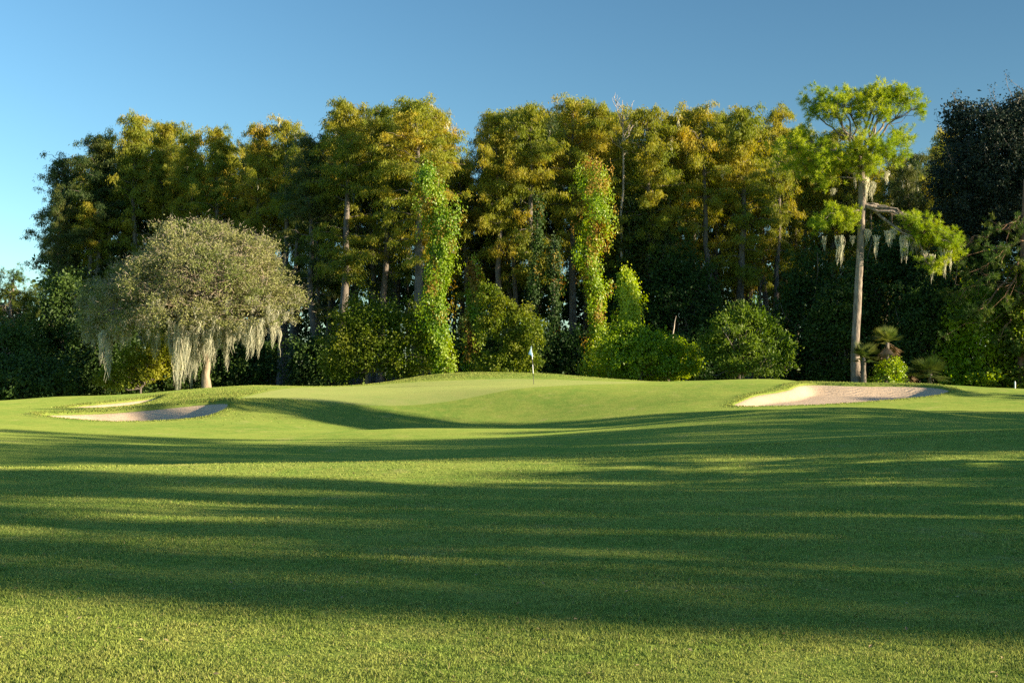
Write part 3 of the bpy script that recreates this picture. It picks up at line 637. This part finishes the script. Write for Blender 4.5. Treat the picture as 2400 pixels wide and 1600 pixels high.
# ---------------- pines
def tufts(g, C, D, r, n=34, L=.30, w=.014, m=0):
    """bursts of long needles round the shoot ends"""
    for c, d in zip(C, D):
        k = n; dirs = unit(r.normal(size=(k, 3)) * .75 + unit(d) * .75); b = c + unit(d) * r.uniform(-.14, .1, (k, 1))
        cards(g, b, dirs, r.uniform(.7, 1.15, k) * L, w * 2.2, r, m=m)
def pine(name, y, trunk_uv, radii, limbs, label, seed, needle='needle', bark='pinebark', tn=30, moss=(), cat='pine'):
    """trunk_uv: (u, v) points; limbs: (start index 0..1 along trunk, end u, end v, dy, n tufts, spread px)"""
    r = np.random.default_rng(seed); k = y / F; x0 = XU(trunk_uv[0][0], y); z0 = float(Hf(np.array([x0]), np.array([y]))[0]) - .05
    e = obj(name, None, loc=(x0, y, z0)); tag(e, label, cat)
    def W3(u, v, dy=0): return np.array([XU(u, y) - x0, dy, ZV(v, y) - z0])
    P = np.array([W3(*p) for p in trunk_uv]); P[0, 2] = -.1; t = np.linspace(0, 1, len(P)); tt = np.linspace(0, 1, 26)
    PP = np.stack([np.interp(tt, t, P[:, i]) for i in range(3)], 1); tg = Geo(); tube(tg, PP, np.interp(tt, t, radii), 12, r=r, rough=.05)
    ng = Geo(); mg = Geo()
    for f, u, v, dy, nt_, sp in limbs:
        c0 = np.array([np.interp(f, t, P[:, i]) for i in range(3)]); e1 = W3(u, v, dy); Lb = np.linalg.norm(e1 - c0)
        C = curve(c0, e1, .07 * Lb, r, 8, .035); tube(tg, C, np.linspace(.03 + .015 * Lb, .028, 8), 6, r=r, rough=.08)
        for _ in range(nt_):
            off = r.normal(size=3) * np.array([sp * k, sp * k * .8, sp * k * .48]); c = e1 + off; 
            j = r.integers(4, 8); tube(tg, curve(C[j], c, .05, r, 4, .06), np.linspace(.022, .01, 4), 3, r=r, cap=False)
            d = unit(off + (e1 - c0) / Lb * .3 + np.array([0, 0, .55])); nn = 6
            cc = c + r.normal(size=(nn, 3)) * .24; tufts(ng, cc, d + r.normal(size=(nn, 3)) * .5, r, tn)
    for u, v, dy, n, lo, hi in moss:
        mg = Geo(); moss_strands(mg, [W3(u + r.normal() * 3, v, dy + r.normal() * .1) for _ in range(n)], r, lo, hi, 12, .09, w=.028)
        obj('hanging_moss', mg.mesh('pine_moss', M['moss']), e)
    obj('trunk', tg.mesh('pine_trunk', M[bark], True), e); obj('needles', ng.mesh('pine_needles', M[needle]), e)
    return e
pine('lone_pine', 80, [(2007,902),(2004,820),(2010,700),(2016,600),(2020,500),(2022,440),(2018,400),(2012,360)], [.36,.28,.26,.245,.23,.26,.21,.15], [
  (.97,1965,240,-.6,16,22),(.97,1925,225,.3,11,18),(.97,1995,225,.6,14,20),(.97,1950,270,-1,12,18),(.97,1912,262,.4,7,14),
  (.9,2075,225,.3,16,24),(.9,2120,235,-.4,15,20),(.9,2050,215,.9,12,20),(.9,2110,215,.2,10,14),(.9,2140,255,-.2,6,12),(.95,2020,260,-.9,16,24),(.95,2060,270,-1.1,12,22),(.9,2125,312,.4,7,13),(.88,2100,335,-.4,6,12),
  (.9,2040,350,-1.0,16,24),(.9,2075,368,-.9,12,18),(.88,2000,365,-1.2,16,24),(.88,1975,385,-1,10,20),(.85,2020,395,-1.4,10,20),
  (.84,1900,340,.2,14,26),(.84,1850,345,-.3,13,20),(.84,1870,320,.6,9,16),(.86,1945,365,.3,14,24),(.86,1900,370,-.8,12,24),(.82,1920,395,-.5,14,26),(.82,1870,385,.5,11,22),(.8,1940,430,-.3,6,14),
  (.58,1945,512,-.6,14,16),(.58,1975,505,-.3,10,13),(.58,1925,525,.2,9,12),(.58,1985,525,-.7,6,12),
  (.62,2110,500,-.6,0,1),(.62,2140,520,-.8,14,20),(.62,2175,545,-.7,15,20),(.62,2205,560,-.6,14,16),(.62,2220,590,-.3,8,12),(.62,2150,560,-.2,8,16),(.62,2180,625,-.7,7,12),(.62,2215,575,-1.2,7,13)],
  'lone tall pine standing clear before the wood, sunlit needle crown and mossy limbs', 71,
  moss=[(1965,555,-.5,4,1.4,2.2),(1935,555,0,2,.5,1.0),(1995,556,-.4,2,.4,.7),(2048,555,-.4,3,1.2,1.8),(2075,545,-.6,5,.7,1.3),(2090,540,-.5,4,.5,1),(2112,555,-.6,3,1.3,2.0),(2178,600,-.6,4,1.3,1.9),(2208,590,-.6,4,1.5,2.1),(2160,590,-.4,5,.5,.9),(2140,570,-.2,5,.4,.9),(2025,420,-.35,4,1.0,1.9),(2040,430,-.2,3,.8,1.3),(2075,405,-.2,3,.5,1.0),(2000,400,-.4,2,.6,1.0),(1950,445,-.3,3,.3,.7),(2030,540,-.3,3,.6,1.2)])
pine('far_pine', 90, [(20,900),(22,800),(28,700),(30,660)], [.3,.25,.16,.1], [(.97,30,655,0,12,16),(.95,55,690,-.5,12,18),(.95,5,690,.4,12,18),(.85,68,720,0,10,16),(.85,0,730,0,12,20),(.85,40,740,-1,14,24),(.8,70,760,-.5,8,18),(.9,-40,700,0,14,24),(.8,15,780,-1,14,24)],
     'small green pine top against open sky beside the wood', 72, 'needled')
pine('red_barked_pine', 84, [(2394,915),(2396,800),(2397,700),(2400,560),(2405,420)], [.34,.29,.27,.24,.18], [(.75,2330,600,-1,12,30),(.75,2290,640,-.5,12,30),(.7,2340,700,-1.2,14,34),(.8,2250,590,.5,12,26),(.65,2280,740,-.6,12,30),(.65,2250,700,0,10,28),(.85,2350,540,-.5,12,30),(.9,2450,560,-1,10,30),(.75,2460,640,-1,12,34),(.6,2330,800,-.8,8,30),(.7,2390,640,-1.2,10,30)],
     'reddish-trunked pine at the right edge with dark drooping needle boughs', 73, 'needled', 'pinebarkred')

# ---------------- big dark oak on the right
def big_oak():
    y = 90; r = np.random.default_rng(81); u0 = 2430; x0 = XU(u0, y); k = y / F; z0 = float(Hf(np.array([x0]), np.array([y]))[0]) - .05
    e = obj('dark_oak', None, loc=(x0, y, z0)); tag(e, 'huge dark shaded oak filling the upper right against the sky', 'oak')
    def W3(u, v, dy=0): return np.array([XU(u, y) - x0, dy, ZV(v, y) - z0])
    E = [(W3(2380, 400), (165 * k, 5, 140 * k)), (W3(2270, 440), (92 * k, 3.6, 120 * k)), (W3(2300, 310), (75 * k, 3.2, 62 * k)), (W3(2410, 290), (80 * k, 3.5, 60 * k)), (W3(2330, 520), (120 * k, 4, 80 * k)), (W3(2520, 380), (130 * k, 4.5, 140 * k)), (W3(2245, 270), (22 * k, .8, 36 * k)), (W3(2390, 245), (20 * k, .8, 26 * k))]
    t = Geo(); P = np.array([W3(u0, 905), W3(u0 - 6, 760), W3(u0 - 20, 640), W3(u0 - 30, 540)]); P[0, 2] = -.1; tube(t, P, [.6, .45, .4, .34], 10, r=r, rough=.06)
    g = Geo(); cs = clumps(g, E, 2600, 44, .75, .19, .11, r, droop=.0, low=-.85, shell=.9, jag=.16)
    clumps(g, [(c, tuple(np.array(R) * .7)) for c, R in E], 1100, 34, 1.0, .3, .2, r, low=-.9)
    for c in cs[::9]: tube(t, curve(P[-1] + r.normal(size=3) * .2, c, .4, r, 7, .05), np.linspace(.13, .02, 7), 5, r=r)
    for _ in range(110):                                  # thin leafy shoots standing out of the crown
        c = cs[r.integers(len(cs))]
        if c[2] < ZV(420, y): continue
        tip = c + np.array([r.normal() * .5 - .35, r.normal() * .3, r.uniform(.8, 2.3)]); C = curve(c, tip, .1, r, 5, .05); tube(t, C, np.linspace(.03, .01, 5), 3, r=r)
        q = C[r.integers(1, 5, 30)] + r.normal(size=(30, 3)) * .14; cards(g, q, r.normal(size=(30, 3)) + np.array([0, 0, .5]), .16, .07, r)
    obj('trunk', t.mesh('dark_oak_trunk', M['bark'], True), e); obj('crown', g.mesh('dark_oak_crown', M['oakdark']), e)
big_oak()

# ---------------- palmettos
def palmetto(u, v, y, seed, nf, Rf, stem_v, label, dead=0):
    r = np.random.default_rng(seed); x0 = XU(u, y); z0 = float(Hf(np.array([x0]), np.array([y]))[0]) - .03; e = obj('palmetto', None, loc=(x0, y, z0)); tag(e, label, 'palm')
    top = ZV(v, y) - z0; s = Geo(); tube(s, curve((0, 0, -.05), (0, 0, top), 0, r, 6, .02), np.linspace(.16, .12, 6), 8, r=r, rough=.15); obj('trunk', s.mesh('palm_trunk', M['bark'], True), e)
    g = Geo(); gd = Geo()
    for i in range(nf + dead):
        isd = i >= nf; a = r.uniform(0, 6.28); el = r.uniform(-1.1, -.4) if isd else r.uniform(-.35, 1.25); d = np.array([np.cos(a) * np.cos(el), np.sin(a) * np.cos(el), np.sin(el)])
        pl = r.uniform(.3, .6); c = np.array([0, 0, top]) + d * pl; G = gd if isd else g
        tube(G, np.array([[0, 0, top], (np.array([0, 0, top]) + c) / 2 + [0, 0, .03], c]), [.015, .012, .01], 4)
        S = unit(np.cross(d, [0, 0, 1.0])); k = 22; th = np.linspace(-1.9, 1.9, k)
        D = d * np.cos(th * .62)[:, None] + S * np.sin(th * .62)[:, None] * 1.0 + np.array([0, 0, -.25 if not isd else -.8]) * np.abs(th)[:, None] * .4
        cards(G, np.repeat(c[None], k, 0), D, Rf * r.uniform(.8, 1.05, k), .055, r, N=np.cross(d, S)[None] + 0 * D)
    obj('fronds', g.mesh('palm_fronds', M['palm']), e)
    if dead: obj('dead_fronds', gd.mesh('dead_fronds', M['palmdead']), e)
palmetto(2025, 838, 77.5, 91, 26, .8, 0, 'tall-fronded palmetto leaning on the foot of the lone pine')
palmetto(2080, 803, 78, 92, 18, .8, 0, 'palmetto on a thin stem with withered brown fronds hanging below its fan', 7)
palmetto(2180, 876, 78.5, 93, 28, 1.1, 0, 'low palmetto fan right of the withered one, behind the bunker')
palmetto(2122, 868, 79.5, 94, 14, .9, 0, 'dull grey-brown palmetto squeezed between its two greener neighbours', 9)

# ---------------- flagstick
def paint(name, col, rough=.5):
    m, nt, o = newmat(name); p = nd(nt, 'ShaderNodeBsdfPrincipled'); p.inputs['Roughness'].default_value = rough
    c = mixc(nt, noise(nt, 12, 3), col, tuple(a * .85 for a in col)); nt.links.new(c, p.inputs['Base Color']); nt.links.new(p.outputs[0], o.inputs[0]); return m
fy = 67.5; fx = XU(1251, fy); fz = float(Hf(np.array([fx]), np.array([fy]))[0])
fe = obj('golf_flag', None, loc=(fx, fy, fz)); tag(fe, 'limp pale blue flag on a black and white striped stick on the putting green', 'flag')
wht = paint('white_paint', (.8, .8, .8)); blk = paint('black_paint', (.03, .03, .03))
fe.rotation_euler = (0, rad(-3.2), 0)
g = Geo(); zb = [0, .75, .78, 1.25, 1.28, 1.42, 1.7, 2.2]; cols = [1, 1, 0, 0, 1, 1, 0]
for a, b, c in ((-.05, .62, 1), (.62, 1.12, 0), (1.12, 1.42, 1), (1.42, 1.62, 0), (1.62, 2.22, 1)): tube(g, [[0, 0, a], [0, 0, (a + b) / 2], [0, 0, b]], .022 if c == 0 else .017, 8, m=c)
obj('pole', g.mesh('flag_pole', [wht, blk], True), fe)
g = Geo(); nu, nv = 22, 16; V = []
for j in range(nv):
    t = j / (nv - 1); zz = 2.19 - .60 * t
    for i in range(nu):
        s = i / (nu - 1); wd = (.03 + .19 * min(1, t * 1.5)) * (1 if t < .75 else 1 - .5 * (t - .75) / .25 * abs(2 * s - .6))
        V.append((-.02 - s * wd + .07 * t, -.03 + .05 * math.sin(s * 15 + t * 2) * (.3 + t), zz - .12 * s * (1 - t) - .05 * math.sin(s * 6) * t))
Q = [(j * nu + i, j * nu + i + 1, (j + 1) * nu + i + 1, (j + 1) * nu + i) for j in range(nv - 1) for i in range(nu - 1)]
g.add(V, Q=Q); cl = leafmat('flag_cloth', (.62, .76, .88), (.62, .76, .88), (.5, .68, .85), trans=.3, nscale=3)
obj('flag', g.mesh('flag_cloth', cl, True), fe)
g = Geo(); py = 72; px = XU(2379, py); pz = float(Hf(np.array([px]), np.array([py]))[0]); hp = ZV(893, py) - pz
tube(g, [[0, 0, -.05], [0, 0, hp * .5], [0, 0, hp - .05], [0, 0, hp]], [.04, .04, .04, .02], 10)
tag(obj('marker_post', g.mesh('marker_post', wht, True), loc=(px, py, pz)), 'small white marker post beside the reddish pine trunk', 'post')

# ---------------- trees to the right of the frame: they throw the long shadows on the fairway
def side_proto(seed, H=16.0, wide=4.2, K=520, hi=0):
    r = np.random.default_rng(seed); t = Geo(); g = Geo(); P = np.array([[0, 0, -.1], [.1, 0, H * .2], [0, .1, H * .4], [.1, 0, H * .62]]); tube(t, P, [.5, .38, .32, .22], 9, r=r, rough=.06)
    E = [((0, 0, H * .6), (wide, wide, H * .33)), ((wide * .5, wide * .3, H * .5), (wide * .6, wide * .6, H * .2)), ((-wide * .4, -wide * .5, H * .52), (wide * .6, wide * .6, H * .2)), ((0, 0, H * .84), (wide * .5, wide * .5, H * .15))]
    if hi: E = [((0, 0, H * .82), (wide, wide, H * .17)), ((.3, .2, H * .74), (wide * .7, wide * .7, H * .1))]
    cs = clumps(g, E, K, 28, min(1.0, wide * .45), .34, .2, r, low=-.9, shell=.8, jag=.2)
    for c in cs[::12]: tube(t, curve(P[2], c, .4, r, 6, .05), np.linspace(.14, .03, 6), 5, r=r)
    return dict(H=H, parts=[('trunk', t.mesh('side_trunk', M['bark'], True)), ('crown', g.mesh('side_crown', M['oakdark']))])
sps = [side_proto(201), side_proto(202, wide=3.4), side_proto(203, wide=4.8)]
slim = [side_proto(204, wide=1.6, K=170), side_proto(205, wide=1.3, K=130), side_proto(206, wide=1.7, K=150, hi=.2)]
TA = math.tan(rad(SUN_AZ))
side = [ # x, line of its shadow where it crosses the camera axis, top z, kind, width
 (40,11.5,15.5,1,.72),(45,13.8,16,1,.82),(38,15.9,14,1,.74),(43,17.9,15,1,.66),(39,19.4,14.5,1,.6),(30,12.8,9.4,1,.5),(26,14.9,8.4,1,.5),(28,17.0,9.0,1,.5),(48,14.9,17,1,.45),(47,16.9,17,1,.4),(24,18.8,6.6,1,.5),(30,20.2,8.0,1,.5),(33,21.6,9.0,1,.5),(52,12.9,15.6,1,.3),(50,16.9,15.2,1,.35),(33,18.8,9.5,1,.3),
 (18,21.5,4.6,1,.8),(16,23.0,4.0,1,.5),(20,8.8,4.4,1,.6),(58,40.4,20.5,1,.9),(50,57.0,17,2,1.0),(52,55.1,17.5,2,.9),(54,17.0,19,2,.4),(52,18.9,18.5,2,.45),(57,13.2,20,2,.35),(60,10.0,20.5,2,.75),
 (34,26.6,14,0,.62),(40,30.2,15,0,.62),(36,34.2,14.5,0,.6),(44,36.5,16,0,.5),(48,27,17.5,0,.6),(50,32.3,18,0,.65),(56,38.6,19.5,1,.9),
 (36,41,8.8,0,.62),(40,44.5,10.4,0,.62),(38,48,9.6,0,.6),(42,51.8,12,0,.6),(46,54.0,18.5,1,.85),(48,55.5,15.0,1,.9),(40,55.4,9,0,.4),(44,58,13,1,.5),(50,67.9,9.1,1,1.05),
 (60,102,23,0,1.2),(68,101,24,0,1.2),(50,97.5,21,0,.7),(56,105,24,0,1.1),(66,109,25,0,1.2),(54,112,24,0,1.1),(61,118,25,0,1.2)]
for i, (x, c, tz, sl, w) in enumerate(side):
    pr = slim[2] if sl == 2 else slim[i % 2] if sl else sps[i % 3]
    plant('side_tree', pr, x, c - TA * x, tz, w, i * 1.3, 'dense shade tree out of frame beside the fairway, throwing long shadows', 'tree', 'shade trees beyond the right edge')
